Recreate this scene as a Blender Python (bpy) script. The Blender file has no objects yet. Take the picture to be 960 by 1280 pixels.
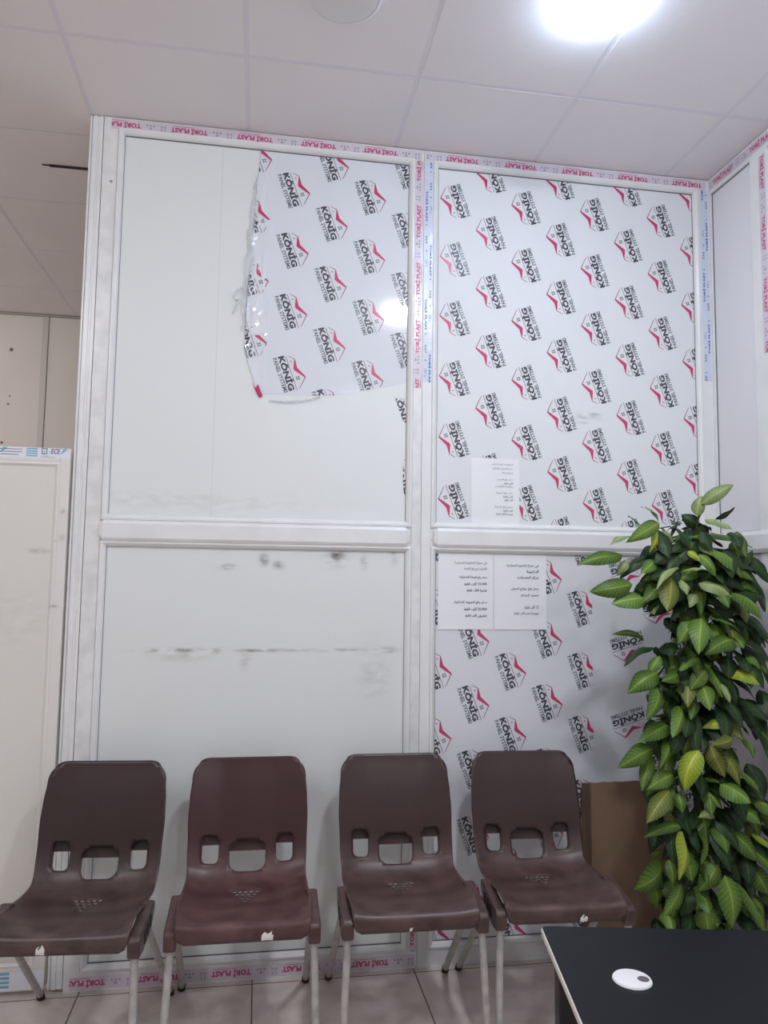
import bpy, bmesh, math, random
from mathutils import Vector, Matrix, noise
from mathutils.geometry import delaunay_2d_cdt

random.seed(7)
S = bpy.context.scene
COL = S.collection
PI = math.pi
H = 3.241          # ceiling height
W = 2.556          # right wall
XM = 1.271         # seam between the two partition bays

# ------------------------------------------------------------------ camera
CAM = Vector((0.6387, -2.9349, 1.4655))
F, YAW, PITCH, ROLL = 944.6, 0.1630, 0.0879, 0.0137
fw = Vector((math.sin(YAW)*math.cos(PITCH), math.cos(YAW)*math.cos(PITCH), math.sin(PITCH)))
r0 = Vector((math.cos(YAW), -math.sin(YAW), 0))
u0 = r0.cross(fw)
RT = r0*math.cos(ROLL) + u0*math.sin(ROLL)
UP = -r0*math.sin(ROLL) + u0*math.cos(ROLL)
cam = bpy.data.cameras.new('camera'); co = bpy.data.objects.new('camera', cam); COL.objects.link(co)
M = Matrix((RT, UP, -fw)).transposed().to_4x4(); M.translation = CAM
co.matrix_world = M
cam.sensor_fit = 'VERTICAL'; cam.sensor_height = 24.0; cam.lens = F/1280*24.0
cam.clip_start = 0.02; cam.clip_end = 60
S.camera = co

def at(px, py, y):
    """point of the vertical plane y seen at photo pixel (px, py)"""
    d = fw*F + RT*(px-480) + UP*(640-py)
    return CAM + d*((y-CAM.y)/d.y)

# ------------------------------------------------------------------ materials
def lin(c):
    return tuple(((v/255)/12.92 if v/255 <= .04045 else ((v/255+.055)/1.055)**2.4) for v in c) + (1,)

def nn(nt, t, **k):
    n = nt.nodes.new(t)
    for a, b in k.items(): setattr(n, a, b)
    return n

def mat(name, rgb, rough=.5, metal=0, spec=.5, var=0, vscale=6, bump=0, bscale=40, coat=0, rgb2=None):
    m = bpy.data.materials.new(name); m.use_nodes = True
    nt = m.node_tree; b = nt.nodes['Principled BSDF']
    b.inputs['Roughness'].default_value = rough; b.inputs['Metallic'].default_value = metal
    b.inputs['Specular IOR Level'].default_value = spec
    b.inputs['Coat Weight'].default_value = coat
    c = lin(rgb); b.inputs['Base Color'].default_value = c
    tc = nn(nt, 'ShaderNodeTexCoord')
    if var or rgb2:
        nz = nn(nt, 'ShaderNodeTexNoise'); nz.inputs['Scale'].default_value = vscale; nz.inputs['Detail'].default_value = 5
        nt.links.new(tc.outputs['Object'], nz.inputs['Vector'])
        mx = nn(nt, 'ShaderNodeMix', data_type='RGBA')
        c2 = lin(rgb2) if rgb2 else tuple(v*(1-var) for v in c[:3])+(1,)
        mr = nn(nt, 'ShaderNodeMapRange'); mr.inputs[1].default_value = .4; mr.inputs[2].default_value = .7
        nt.links.new(nz.outputs['Fac'], mr.inputs[0]); nt.links.new(mr.outputs[0], mx.inputs['Factor'])
        mx.inputs['A'].default_value = c; mx.inputs['B'].default_value = c2
        nt.links.new(mx.outputs['Result'], b.inputs['Base Color'])
    if bump:
        nb = nn(nt, 'ShaderNodeTexNoise'); nb.inputs['Scale'].default_value = bscale; nb.inputs['Detail'].default_value = 4
        nt.links.new(tc.outputs['Object'], nb.inputs['Vector'])
        bp = nn(nt, 'ShaderNodeBump'); bp.inputs['Strength'].default_value = bump; bp.inputs['Distance'].default_value = .01
        nt.links.new(nb.outputs['Fac'], bp.inputs['Height']); nt.links.new(bp.outputs['Normal'], b.inputs['Normal'])
    return m

def math_n(nt, op, a, b=None):
    n = nn(nt, 'ShaderNodeMath', operation=op)
    for i, v in enumerate((a, b)):
        if v is None: continue
        if isinstance(v, (int, float)): n.inputs[i].default_value = v
        else: nt.links.new(v, n.inputs[i])
    return n.outputs[0]

def smudged(name, rgb, dirt, spots, rough=.25, nscale=28):
    """white sheet with dirt spots: (x, z, half width, half height, strength)"""
    m = mat(name, rgb, rough); nt = m.node_tree; b = nt.nodes['Principled BSDF']
    tc = nn(nt, 'ShaderNodeTexCoord'); sp = nn(nt, 'ShaderNodeSeparateXYZ'); nt.links.new(tc.outputs['Object'], sp.inputs[0])
    nz = nn(nt, 'ShaderNodeTexNoise'); nz.inputs['Scale'].default_value = nscale; nz.inputs['Detail'].default_value = 6
    mp = nn(nt, 'ShaderNodeMapping'); mp.inputs['Scale'].default_value = (.6, 1, 1.6)
    nt.links.new(tc.outputs['Object'], mp.inputs['Vector']); nt.links.new(mp.outputs[0], nz.inputs['Vector'])
    tot = None
    for (x, z, a, c, s) in spots:
        dx = math_n(nt, 'DIVIDE', math_n(nt, 'SUBTRACT', sp.outputs[0], x), a)
        dz = math_n(nt, 'DIVIDE', math_n(nt, 'SUBTRACT', sp.outputs[2], z), c)
        d = math_n(nt, 'ADD', math_n(nt, 'MULTIPLY', dx, dx), math_n(nt, 'MULTIPLY', dz, dz))
        g = math_n(nt, 'MULTIPLY', math_n(nt, 'POWER', 2.718, math_n(nt, 'MULTIPLY', d, -1.0)), s)
        tot = g if tot is None else math_n(nt, 'MAXIMUM', tot, g)
    mr = nn(nt, 'ShaderNodeMapRange'); mr.inputs[1].default_value = .38; mr.inputs[2].default_value = .66
    nt.links.new(nz.outputs['Fac'], mr.inputs[0])
    fac = math_n(nt, 'MULTIPLY', tot, mr.outputs[0])
    mx = nn(nt, 'ShaderNodeMix', data_type='RGBA'); mx.inputs['A'].default_value = lin(rgb); mx.inputs['B'].default_value = lin(dirt)
    nt.links.new(fac, mx.inputs['Factor']); nt.links.new(mx.outputs['Result'], b.inputs['Base Color'])
    return m

WHITE = (232, 233, 232)
m_pvc = mat('white_pvc', WHITE, .3, var=.06, vscale=9)
m_pvc_dirty = mat('scuffed_white_pvc', (230, 231, 229), .35, var=.16, vscale=14)
m_gasket = mat('grey_gasket', (105, 106, 108), .7)
m_panel = smudged('white_laminate_upper', (226, 230, 228), (170, 168, 160), [(.3, 1.75, .5, .03, .25)], .5)
m_panel_low = smudged('white_laminate_lower', (224, 228, 226), (95, 88, 82),
    [(.512, 1.570, .03, .012, .5), (.625, 1.583, .05, .008, 1), (.658, 1.53, .018, .022, .75), (.714, 1.513, .02, .016, .6),
     (.520, 1.502, .035, .012, .7), (.935, 1.545, .035, .028, 1.1), (.955, 1.575, .02, .014, .8), (1.046, 1.531, .013, .022, .6), (1.167, 1.565, .016, .03, .6),
     (.34, 1.187, .10, .008, 1), (.50, 1.183, .04, .010, .8), (.64, 1.187, .07, .006, 1.1), (.60, 1.15, .02, .03, .35),
     (.36, 1.170, .09, .02, .35), (.9, 1.188, .3, .007, .45), (1.147, 1.187, .04, .012, .5), (1.1, 1.10, .06, .1, .2)], .5)
m_film = smudged('white_printed_film', (226, 229, 231), (120, 122, 122), [(1.972, 2.155, .05, .012, .8), (1.955, 2.13, .03, .006, .7), (2.01, 2.165, .03, .008, .6)], .62)
m_film.node_tree.nodes['Principled BSDF'].inputs['Specular IOR Level'].default_value = .2
m_film_gloss = mat('glossy_printed_film', (222, 226, 231), .075)
m_film_low = mat('white_printed_film_low', (222, 225, 229), .62)
m_black = mat('black_print', (66, 68, 76), .35)
m_grey = mat('grey_print', (106, 108, 116), .35)
m_maroon = mat('maroon_print', (150, 84, 112), .35)
m_pink = mat('crimson_print', (198, 60, 108), .3)
m_tape = mat('pale_lilac_tape', (216, 209, 218), .22, bump=.15, bscale=30)
m_tape_blue = mat('pale_blue_tape', (208, 218, 232), .2, bump=.15, bscale=30)
m_tape_pink = mat('pink_ink', (196, 72, 116), .35)
m_tape_ink = mat('blue_ink', (74, 84, 172), .35)
m_tape_grey = mat('grey_ink', (158, 152, 164), .4)
m_tape_slate = mat('slate_ink', (128, 140, 158), .4)
m_ceiltile = mat('ceiling_tile', (238, 235, 235), .75, var=.02, vscale=3, bump=.04, bscale=90)
m_tbar = mat('ceiling_bar', (230, 228, 232), .8)
m_dark = mat('dark_gap', (48, 44, 42), .9)
m_wallpaint = mat('beige_wall', (198, 194, 188), .7, var=.05, vscale=2)
m_whitewall = mat('white_wall', (222, 220, 216), .8)
m_right = mat('white_laminate_right', (228, 226, 230), .25)
m_door = smudged('cream_door_panel', (222, 220, 212), (150, 146, 138), [(-.155, 1.55, .04, .012, .7), (-.2, 1.3, .2, .1, .15)], .4)
m_doorframe = smudged('cream_door_frame', (226, 224, 218), (140, 136, 130), [(-.079, 1.69, .01, .012, .8), (-.078, 1.6, .012, .012, .7), (-.1, 1.585, .008, .006, .7), (-.098, 1.35, .016, .006, .7)], .4)
m_paper = mat('white_paper', (236, 238, 240), .7)
m_ink = mat('faded_black_ink', (84, 84, 90), .7)
m_ink2 = mat('pale_grey_ink', (140, 142, 148), .7)
m_leg = mat('grey_painted_steel', (184, 180, 176), .38, metal=.1, var=.3, vscale=25)
m_table = mat('black_table_laminate', (15, 18, 24), .45, spec=.22, var=.12, vscale=12)
m_edge = mat('silver_edge_band', (214, 208, 200), .3)
m_tleg = mat('dark_steel', (40, 36, 42), .4, metal=.4)
m_grom = mat('white_grommet', (222, 222, 224), .4)
m_grom_in = mat('grommet_hole_grey', (92, 84, 86), .6)
m_card = mat('brown_cardboard', (122, 98, 78), .85, var=.12, vscale=7)
m_card_d = mat('cardboard_inner', (104, 82, 64), .9)
m_pot = mat('dark_plant_pot', (46, 42, 40), .5)
m_stem = mat('plant_stem', (38, 42, 26), .7)
m_sticker = mat('torn_white_sticker', (236, 232, 228), .5)
m_eceblue = mat('pale_cyan_print', (128, 182, 208), .4)
m_eceink = mat('navy_print', (66, 72, 140), .4)
m_ecetape = mat('ece_white_tape', (232, 234, 240), .3)

# floor: large beige-grey ceramic tiles
m_floor = mat('floor_tile', (176, 166, 158), .22)
def floor_nodes():
    nt = m_floor.node_tree; b = nt.nodes['Principled BSDF']
    tc = nn(nt, 'ShaderNodeTexCoord')
    mp = nn(nt, 'ShaderNodeMapping'); mp.inputs['Location'].default_value = (-.057, .03, 0)
    nt.links.new(tc.outputs['Object'], mp.inputs['Vector'])
    br = nn(nt, 'ShaderNodeTexBrick'); br.offset = 0; br.squash = 1
    br.inputs['Scale'].default_value = 1; br.inputs['Brick Width'].default_value = .6; br.inputs['Row Height'].default_value = .6
    br.inputs['Mortar Size'].default_value = .003; br.inputs['Mortar Smooth'].default_value = .3
    br.inputs['Color1'].default_value = lin((218, 206, 199)); br.inputs['Color2'].default_value = lin((213, 201, 194)); br.inputs['Mortar'].default_value = lin((96, 88, 82))
    nt.links.new(mp.outputs[0], br.inputs['Vector'])
    nz = nn(nt, 'ShaderNodeTexNoise'); nz.inputs['Scale'].default_value = 9; nz.inputs['Detail'].default_value = 7
    nt.links.new(tc.outputs['Object'], nz.inputs['Vector'])
    mr = nn(nt, 'ShaderNodeMapRange'); mr.inputs[1].default_value = .45; mr.inputs[2].default_value = .75; mr.inputs[4].default_value = .45
    nt.links.new(nz.outputs['Fac'], mr.inputs[0])
    mx = nn(nt, 'ShaderNodeMix', data_type='RGBA'); mx.inputs['B'].default_value = lin((166, 153, 143))
    nt.links.new(mr.outputs[0], mx.inputs['Factor']); nt.links.new(br.outputs['Color'], mx.inputs['A'])
    nt.links.new(mx.outputs['Result'], b.inputs['Base Color'])
floor_nodes()

def plastic(name, rgb, dust):
    """moulded chair plastic, dulled by dusty wear on the seat"""
    m = mat(name, rgb, .32, spec=.4); nt = m.node_tree; b = nt.nodes['Principled BSDF']
    tc = nn(nt, 'ShaderNodeTexCoord'); nz = nn(nt, 'ShaderNodeTexNoise'); nz.inputs['Scale'].default_value = 13; nz.inputs['Detail'].default_value = 5
    nt.links.new(tc.outputs['Object'], nz.inputs['Vector'])
    mr = nn(nt, 'ShaderNodeMapRange'); mr.inputs[1].default_value = .25; mr.inputs[2].default_value = .85
    nt.links.new(nz.outputs['Fac'], mr.inputs[0])
    sp = nn(nt, 'ShaderNodeSeparateXYZ'); nt.links.new(tc.outputs['Object'], sp.inputs[0])
    zz = nn(nt, 'ShaderNodeMapRange'); zz.inputs[1].default_value = .56; zz.inputs[2].default_value = .46
    nt.links.new(sp.outputs[2], zz.inputs[0])
    f = math_n(nt, 'MULTIPLY', mr.outputs[0], math_n(nt, 'ADD', math_n(nt, 'MULTIPLY', zz.outputs[0], .7), .06))
    mx = nn(nt, 'ShaderNodeMix', data_type='RGBA'); mx.inputs['A'].default_value = lin(rgb); mx.inputs['B'].default_value = lin(dust)
    nt.links.new(f, mx.inputs['Factor']); nt.links.new(mx.outputs['Result'], b.inputs['Base Color'])
    rr = nn(nt, 'ShaderNodeMapRange'); rr.inputs[3].default_value = .3; rr.inputs[4].default_value = .5
    nt.links.new(f, rr.inputs[0]); nt.links.new(rr.outputs[0], b.inputs['Roughness'])
    return m

def leafmat(name, dark, mid, vein, rough=.46):
    m = mat(name, dark, rough, spec=.35); nt = m.node_tree; b = nt.nodes['Principled BSDF']
    uv = nn(nt, 'ShaderNodeUVMap'); sp = nn(nt, 'ShaderNodeSeparateXYZ'); nt.links.new(uv.outputs[0], sp.inputs[0])
    au = math_n(nt, 'ABSOLUTE', math_n(nt, 'SUBTRACT', sp.outputs[0], .5))        # 0 at the midrib, .5 at the rim
    rim = nn(nt, 'ShaderNodeMapRange'); rim.inputs[1].default_value = .1; rim.inputs[2].default_value = .48
    nt.links.new(au, rim.inputs[0])
    m1 = nn(nt, 'ShaderNodeMix', data_type='RGBA'); m1.inputs['A'].default_value = lin(mid); m1.inputs['B'].default_value = lin(dark)
    nt.links.new(rim.outputs[0], m1.inputs['Factor'])
    # side veins slant towards the tip
    ph = math_n(nt, 'SUBTRACT', sp.outputs[1], math_n(nt, 'MULTIPLY', au, .35))
    sv = math_n(nt, 'SINE', math_n(nt, 'MULTIPLY', ph, 62.8))
    svm = nn(nt, 'ShaderNodeMapRange'); svm.inputs[1].default_value = .72; svm.inputs[2].default_value = 1; svm.inputs[4].default_value = .38
    nt.links.new(sv, svm.inputs[0])
    mid_v = nn(nt, 'ShaderNodeMapRange'); mid_v.inputs[1].default_value = .045; mid_v.inputs[2].default_value = .012; mid_v.inputs[4].default_value = .85
    nt.links.new(au, mid_v.inputs[0])
    fac = math_n(nt, 'MAXIMUM', svm.outputs[0], mid_v.outputs[0])
    m2 = nn(nt, 'ShaderNodeMix', data_type='RGBA'); m2.inputs['B'].default_value = lin(vein)
    nt.links.new(fac, m2.inputs['Factor']); nt.links.new(m1.outputs['Result'], m2.inputs['A'])
    nt.links.new(m2.outputs['Result'], b.inputs['Base Color'])
    return m

# ------------------------------------------------------------------ mesh helpers
class MB:
    def __init__(self): self.v = []; self.f = []; self.m = []; self.uv = None
    def add(self, vs, fs, mi=0):
        o = len(self.v); self.v += [tuple(p) for p in vs]
        for f in fs: self.f.append(tuple(i+o for i in f)); self.m.append(mi)
    def box(self, a, b, mi=0):
        x0, y0, z0 = a; x1, y1, z1 = b
        self.add([(x0,y0,z0),(x1,y0,z0),(x1,y1,z0),(x0,y1,z0),(x0,y0,z1),(x1,y0,z1),(x1,y1,z1),(x0,y1,z1)],
                 [(0,3,2,1),(4,5,6,7),(0,1,5,4),(1,2,6,5),(2,3,7,6),(3,0,4,7)], mi)
    def prism(self, prof, place, a, b, mi=0):
        """prof: closed list of 2-D points; place(p, t) gives a 3-D point"""
        n = len(prof)
        vs = [place(p, a) for p in prof] + [place(p, b) for p in prof]
        fs = [tuple(range(n))[::-1], tuple(range(n, 2*n))] + [(i, (i+1) % n, (i+1) % n+n, i+n) for i in range(n)]
        self.add(vs, fs, mi)
    def tube(self, pts, r, n=10, mi=0, caps=True):
        pts = [Vector(p) for p in pts]; rs = r if isinstance(r, (list, tuple)) else [r]*len(pts)
        vs = []; ref = None
        for i, p in enumerate(pts):
            t = (pts[min(i+1, len(pts)-1)]-pts[max(i-1, 0)]).normalized()
            if ref is None: ref = t.orthogonal().normalized()
            ref = (ref-t*ref.dot(t)).normalized(); q = t.cross(ref)
            for k in range(n):
                a = 2*PI*k/n; vs.append(p+(ref*math.cos(a)+q*math.sin(a))*rs[i])
        fs = [(i*n+k, i*n+(k+1) % n, (i+1)*n+(k+1) % n, (i+1)*n+k) for i in range(len(pts)-1) for k in range(n)]
        if caps: fs += [tuple(range(n))[::-1], tuple(range((len(pts)-1)*n, len(pts)*n))]
        self.add(vs, fs, mi)
    def lathe(self, prof, n=48, mi=0, c=(0, 0, 0)):
        vs = []
        for (r, z) in prof:
            for k in range(n): a = 2*PI*k/n; vs.append((c[0]+r*math.cos(a), c[1]+r*math.sin(a), c[2]+z))
        L = len(prof)
        fs = [(i*n+k, i*n+(k+1) % n, (i+1)*n+(k+1) % n, (i+1)*n+k) for i in range(L-1) for k in range(n)]
        self.add(vs, fs, mi)

def obj(name, mb, mats, parent=None, smooth=False, bevel=0, uvs=None, recalc=True):
    me = bpy.data.meshes.new(name); me.from_pydata(mb.v, [], mb.f)
    for m in (mats if isinstance(mats, (list, tuple)) else [mats]): me.materials.append(m)
    me.polygons.foreach_set('material_index', mb.m)
    if uvs:
        l = me.uv_layers.new(name='UVMap')
        for lp in me.loops: l.data[lp.index].uv = uvs[lp.vertex_index]
    if recalc:
        bm = bmesh.new(); bm.from_mesh(me); bmesh.ops.recalc_face_normals(bm, faces=bm.faces); bm.to_mesh(me); bm.free()
    if smooth:
        for p in me.polygons: p.use_smooth = True
        me.set_sharp_from_angle(angle=math.radians(38)) if hasattr(me, 'set_sharp_from_angle') else None
    me.update()
    o = bpy.data.objects.new(name, me); COL.objects.link(o)
    if parent: o.parent = parent
    if bevel:
        b = o.modifiers.new('bevel', 'BEVEL'); b.width = bevel; b.segments = 2; b.limit_method = 'ANGLE'
    return o

def tag(o, label, cat=None, group=None, kind=None):
    o['label'] = label
    if cat: o['category'] = cat
    if group: o['group'] = group
    if kind: o['kind'] = kind
    return o

def empty(name, loc=(0, 0, 0), rz=0):
    o = bpy.data.objects.new(name, None); COL.objects.link(o); o.location = loc; o.rotation_euler = (0, 0, rz); o.empty_display_size = .1
    return o

# ------------------------------------------------------------------ lettering
def shape_arabic(s):
    """joined presentation forms, in left-to-right drawing order"""
    T = {'ا':(0xFE8D,2),'أ':(0xFE83,2),'آ':(0xFE81,2),'ب':(0xFE8F,4),'ة':(0xFE93,2),'ت':(0xFE95,4),'ث':(0xFE99,4),'ج':(0xFE9D,4),'ح':(0xFEA1,4),'خ':(0xFEA5,4),
         'د':(0xFEA9,2),'ذ':(0xFEAB,2),'ر':(0xFEAD,2),'ز':(0xFEAF,2),'س':(0xFEB1,4),'ش':(0xFEB5,4),'ص':(0xFEB9,4),'ض':(0xFEBD,4),'ط':(0xFEC1,4),'ظ':(0xFEC5,4),
         'ع':(0xFEC9,4),'غ':(0xFECD,4),'ف':(0xFED1,4),'ق':(0xFED5,4),'ك':(0xFED9,4),'ل':(0xFEDD,4),'م':(0xFEE1,4),'ن':(0xFEE5,4),'ه':(0xFEE9,4),'و':(0xFEED,2),
         'ى':(0xFEEF,2),'ي':(0xFEF1,4)}
    words = []
    for w in s.split(' '):
        if all(c in '0123456789,.' for c in w): words.append(w); continue
        out = []
        for i, c in enumerate(w):
            if c not in T: out.append(c); continue
            b, n = T[c]
            pj = i > 0 and w[i-1] in T and T[w[i-1]][1] == 4
            nj = n == 4 and i+1 < len(w) and w[i+1] in T
            out.append(chr(b+(3 if pj and nj else 2 if nj else 1 if pj else 0)))
        words.append(''.join(reversed(out)))
    return ' '.join(reversed(words))

_tc = {}
def text_tris(s, bold=0, res=2):
    """flat triangles of a piece of lettering, scaled so its box is (0,0)-(1,1); also the true aspect"""
    k = (s, bold, res)
    if k in _tc: return _tc[k]
    c = bpy.data.curves.new('lettering', 'FONT'); c.body = s; c.resolution_u = res; c.offset = bold
    o = bpy.data.objects.new('lettering', c); COL.objects.link(o)
    bpy.context.view_layer.update()
    e = o.evaluated_get(bpy.context.evaluated_depsgraph_get()); me = e.to_mesh(); me.calc_loop_triangles()
    vs = [(v.co.x, v.co.y) for v in me.vertices]
    tr = [[vs[i] for i in t.vertices] for t in me.loop_triangles]
    e.to_mesh_clear(); bpy.data.objects.remove(o); bpy.data.curves.remove(c)
    xs = [p[0] for t in tr for p in t]; ys = [p[1] for t in tr for p in t]
    x0, x1, y0, y1 = min(xs), max(xs), min(ys), max(ys)
    tr = [[((p[0]-x0)/(x1-x0), (p[1]-y0)/(y1-y0)) for p in t] for t in tr]
    _tc[k] = (tr, (x1-x0)/(y1-y0)); return _tc[k]

def put_text(s, o, ux, uy, bold=0, res=2):
    """triangles of s with its box mapped to origin o, edge vectors ux and uy"""
    tr, _ = text_tris(s, bold, res)
    return [[(o[0]+p[0]*ux[0]+p[1]*uy[0], o[1]+p[0]*ux[1]+p[1]*uy[1]) for p in t] for t in tr]

def stroke(a, b, wa, wb=None):
    wb = wa if wb is None else wb
    dx, dy = b[0]-a[0], b[1]-a[1]; L = math.hypot(dx, dy); n = (-dy/L, dx/L)
    return [(a[0]+n[0]*wa/2, a[1]+n[1]*wa/2), (a[0]-n[0]*wa/2, a[1]-n[1]*wa/2), (b[0]-n[0]*wb/2, b[1]-n[1]*wb/2), (b[0]+n[0]*wb/2, b[1]+n[1]*wb/2)]

def rect(x0, y0, x1, y1): return [(x0, y0), (x1, y0), (x1, y1), (x0, y1)]

def clip(poly, region):
    """clip a polygon to a convex counter-clockwise region"""
    out = poly
    for i in range(len(region)):
        a, b = region[i], region[(i+1) % len(region)]
        ex, ey = b[0]-a[0], b[1]-a[1]
        inp, out = out, []
        if not inp: break
        dist = [ex*(p[1]-a[1])-ey*(p[0]-a[0]) for p in inp]
        for j in range(len(inp)):
            p, q, dp, dq = inp[j], inp[(j+1) % len(inp)], dist[j], dist[(j+1) % len(inp)]
            if dp >= 0: out.append(p)
            if (dp >= 0) != (dq >= 0):
                t = dp/(dp-dq); out.append((p[0]+(q[0]-p[0])*t, p[1]+(q[1]-p[1])*t))
    return out if len(out) > 2 else []

# the film's printed mark, drawn around the tip of its roof: (polygon, material slot)
def logo_shapes():
    L = []
    for t in put_text('KÖNİG', (-.1105, .0745), (.0475, -.1350), (.0312, .0094), .05):
        L.append((t, 1))
    for t in put_text('PANEL SYSTEMS', (-.1305, .0665), (.0495, -.1370), (.0160, .0056), .03, 1):
        L.append((t, 2))
    L.append((stroke((-.0795, .080), (-.0295, -.056), .0022), 3))            # line over the letters
    L.append((stroke((-.068, .082), (-.043, .069), .0018, .003), 3))         # small roof, left slope
    L.append(([(-.0425, .0705), (-.0455, .0655), (-.0475, .029), (-.0415, .0235), (-.0325, .0355)], 4))   # red slopes
    L.append(([(-.0415, .0235), (-.0005, -.0022), (.0022, .0030), (-.0325, .0355)], 4))
    L.append((stroke((.0005, .0010), (-.0220, -.049), .0036, .0022), 3))     # big roof, right slope
    u = (-.3366, .9416); c = (-.0285, -.0055)
    e1 = (.339, -.942); e2 = (.942, .339)
    def q(a, b): return (c[0]+e1[0]*a+e2[0]*b, c[1]+e1[1]*a+e2[1]*b)
    for (a, b) in ((-.0072, -.0072), (.0012, -.0072), (-.0072, .0012), (.0012, .0012)):
        L.append(([q(a, b), q(a+.0060, b), q(a+.0060, b+.0060), q(a, b+.0060)], 2))
    c = (-.0575, .0605)
    L.append(([q(-.003, -.001), q(.003, -.001), q(.003, .001), q(-.003, .001)], 2)); L.append(([q(-.001, -.004), q(.001, -.004), q(.001, .004), q(-.001, .004)], 2))
    return L
LOGO = logo_shapes()

def ccw(p): return p if sum(p[i][0]*p[(i+1) % len(p)][1]-p[(i+1) % len(p)][0]*p[i][1] for i in range(len(p))) > 0 else p[::-1]

def film(name, regions, logos, y, parent, m_base, relief=None, grid=None, skip=()):
    """a printed sheet: base polygons plus the marks clipped to them, one mesh"""
    mb = MB(); rel = relief or (lambda x, z: 0)
    P = lambda p, d: (p[0], y-d-rel(p[0], p[1]), p[1])
    for reg in regions:
        reg = ccw(reg)
        if grid:
            x0, x1 = min(p[0] for p in reg), max(p[0] for p in reg); z0, z1 = min(p[1] for p in reg), max(p[1] for p in reg)
            nx, nz = max(1, int((x1-x0)/grid)), max(1, int((z1-z0)/grid))
            for i in range(nx):
                for j in range(nz):
                    c = clip(rect(x0+(x1-x0)*i/nx, z0+(z1-z0)*j/nz, x0+(x1-x0)*(i+1)/nx, z0+(z1-z0)*(j+1)/nz), reg)
                    if c: mb.add([P(p, 0) for p in c], [tuple(range(len(c)))], 0)
        else:
            mb.add([P(p, 0) for p in reg], [tuple(range(len(reg)))], 0)
        for (ax, az, rot) in logos:
            cr, sr = math.cos(rot), math.sin(rot)
            for shp, mi in LOGO:
                pl = [(ax+p[0]*cr-p[1]*sr, az+p[0]*sr+p[1]*cr) for p in shp]
                if max(p[0] for p in pl) < min(p[0] for p in reg) or min(p[0] for p in pl) > max(p[0] for p in reg): continue
                c = clip(ccw(pl), reg)
                if c: mb.add([P(p, .0005) for p in c], [tuple(range(len(c)))], mi)
    return obj(name, mb, [m_base, m_black, m_grey, m_maroon, m_pink], parent, recalc=False)

def lattice(ax, az, dx, dz, x0, x1, z0, z1, rot):
    out = []
    for i in range(-16, 17):
        for j in range(-16, 17):
            for h in (0, .5):
                x, z = ax+(i+h)*dx, az+(j+h)*dz
                if x0-.2 < x < x1+.2 and z0-.2 < z < z1+.2: out.append((x, z, rot))
    return out

# ------------------------------------------------------------------ printed tape
def tape(parent, o, u, n, length, width, ink, base, style='pink', flip=False, start=.05, period=.25, label=None):
    """printed masking tape: o = 3-D corner, u = unit length direction, n = outward normal; the width runs along n x u"""
    o, u, n = Vector(o), Vector(u), Vector(n); w = n.cross(u)
    mb = MB()
    def P(a, b, d): return tuple(o+u*a+w*b+n*d)
    nseg = max(2, int(length/.03))
    for i in range(nseg):
        a, b = length*i/nseg, length*(i+1)/nseg
        mb.add([P(a, 0, .0004), P(b, 0, .0004), P(b, width, .0004), P(a, width, .0004)], [(0, 1, 2, 3)], 0)
    reg = rect(0, 0, length, width)
    shapes = []
    if style == 'pink':
        tl, th = .142, min(.027, width*.62)
        k = start-period
        y0 = width*.28
        while k < length:
            if flip: T = put_text('TORİ PLAST', (k+tl, y0+th), (-tl, 0), (0, -th), .05)
            else: T = put_text('TORİ PLAST', (k, y0), (tl, 0), (0, th), .05)
            shapes += [(t, 1) for t in T]
            yy = y0-.006 if not flip else y0+th+.003
            shapes.append((rect(k+.05, yy, k+tl-.01, yy+.002), 1))
            g = k+tl+.018
            for q in range(2): shapes += [(rect(g+q*.013, y0+.002, g+q*.013+.008, y0+.007), 2), (rect(g+q*.013, y0+.010, g+q*.013+.008, y0+.012), 2), (rect(g+q*.013+.002, y0+.015, g+q*.013+.006, y0+th), 2)]
            for q in range(3):
                shapes.append((rect(g+.042+q*.013, y0+.001, g+.049+q*.013, y0+.008), 2))
            shapes.append((rect(g+.053, y0+.012, g+.063, y0+.019), 2))
            k += period
    else:
        tl, th = .135, width*.27
        for ci, yb in enumerate((width*.12, width*.58)):
            k = start-period+(period/2 if ci else 0)
            while k < length:
                if flip: T = put_text('TORİ PLAST', (k+tl, yb+th), (-tl, 0), (0, -th), .05)
                else: T = put_text('TORİ PLAST', (k, yb), (tl, 0), (0, th), .05)
                shapes += [(t, 1) for t in T]
                g = k+tl+.03
                for q in range(3): shapes.append((rect(g+.03+q*.012, yb, g+.038+q*.012, yb+th*.8), 3 if q < 2 else 2))
                shapes += [(rect(g+.09, yb, g+.096, yb+th*.7), 2), (rect(g+.13, yb+.001, g+.15, yb+.003), 2), (rect(g+.13, yb+.006, g+.15, yb+.008), 2), (rect(g+.155, yb, g+.16, yb+.005), 2), (rect(g-.02, yb, g-.015, yb+th*.7), 3)]
                k += period
    for s, mi in shapes:
        c = clip(ccw(s), reg)
        if c: mb.add([P(p[0], p[1], .0008) for p in c], [tuple(range(len(c)))], mi)
    t = obj('protective_tape', mb, [base, ink, m_tape_slate if style == 'blue' else m_tape_grey, m_tape_slate], parent, recalc=False)
    if label: t['label'] = label
    return t

# ------------------------------------------------------------------ the room shell
mb = MB(); mb.box((-4, -7, -.1), (W+.1, 3, 0))
tag(obj('floor', mb, m_floor), 'floor of large beige grey ceramic tiles under the chairs', 'floor', kind='structure')

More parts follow.
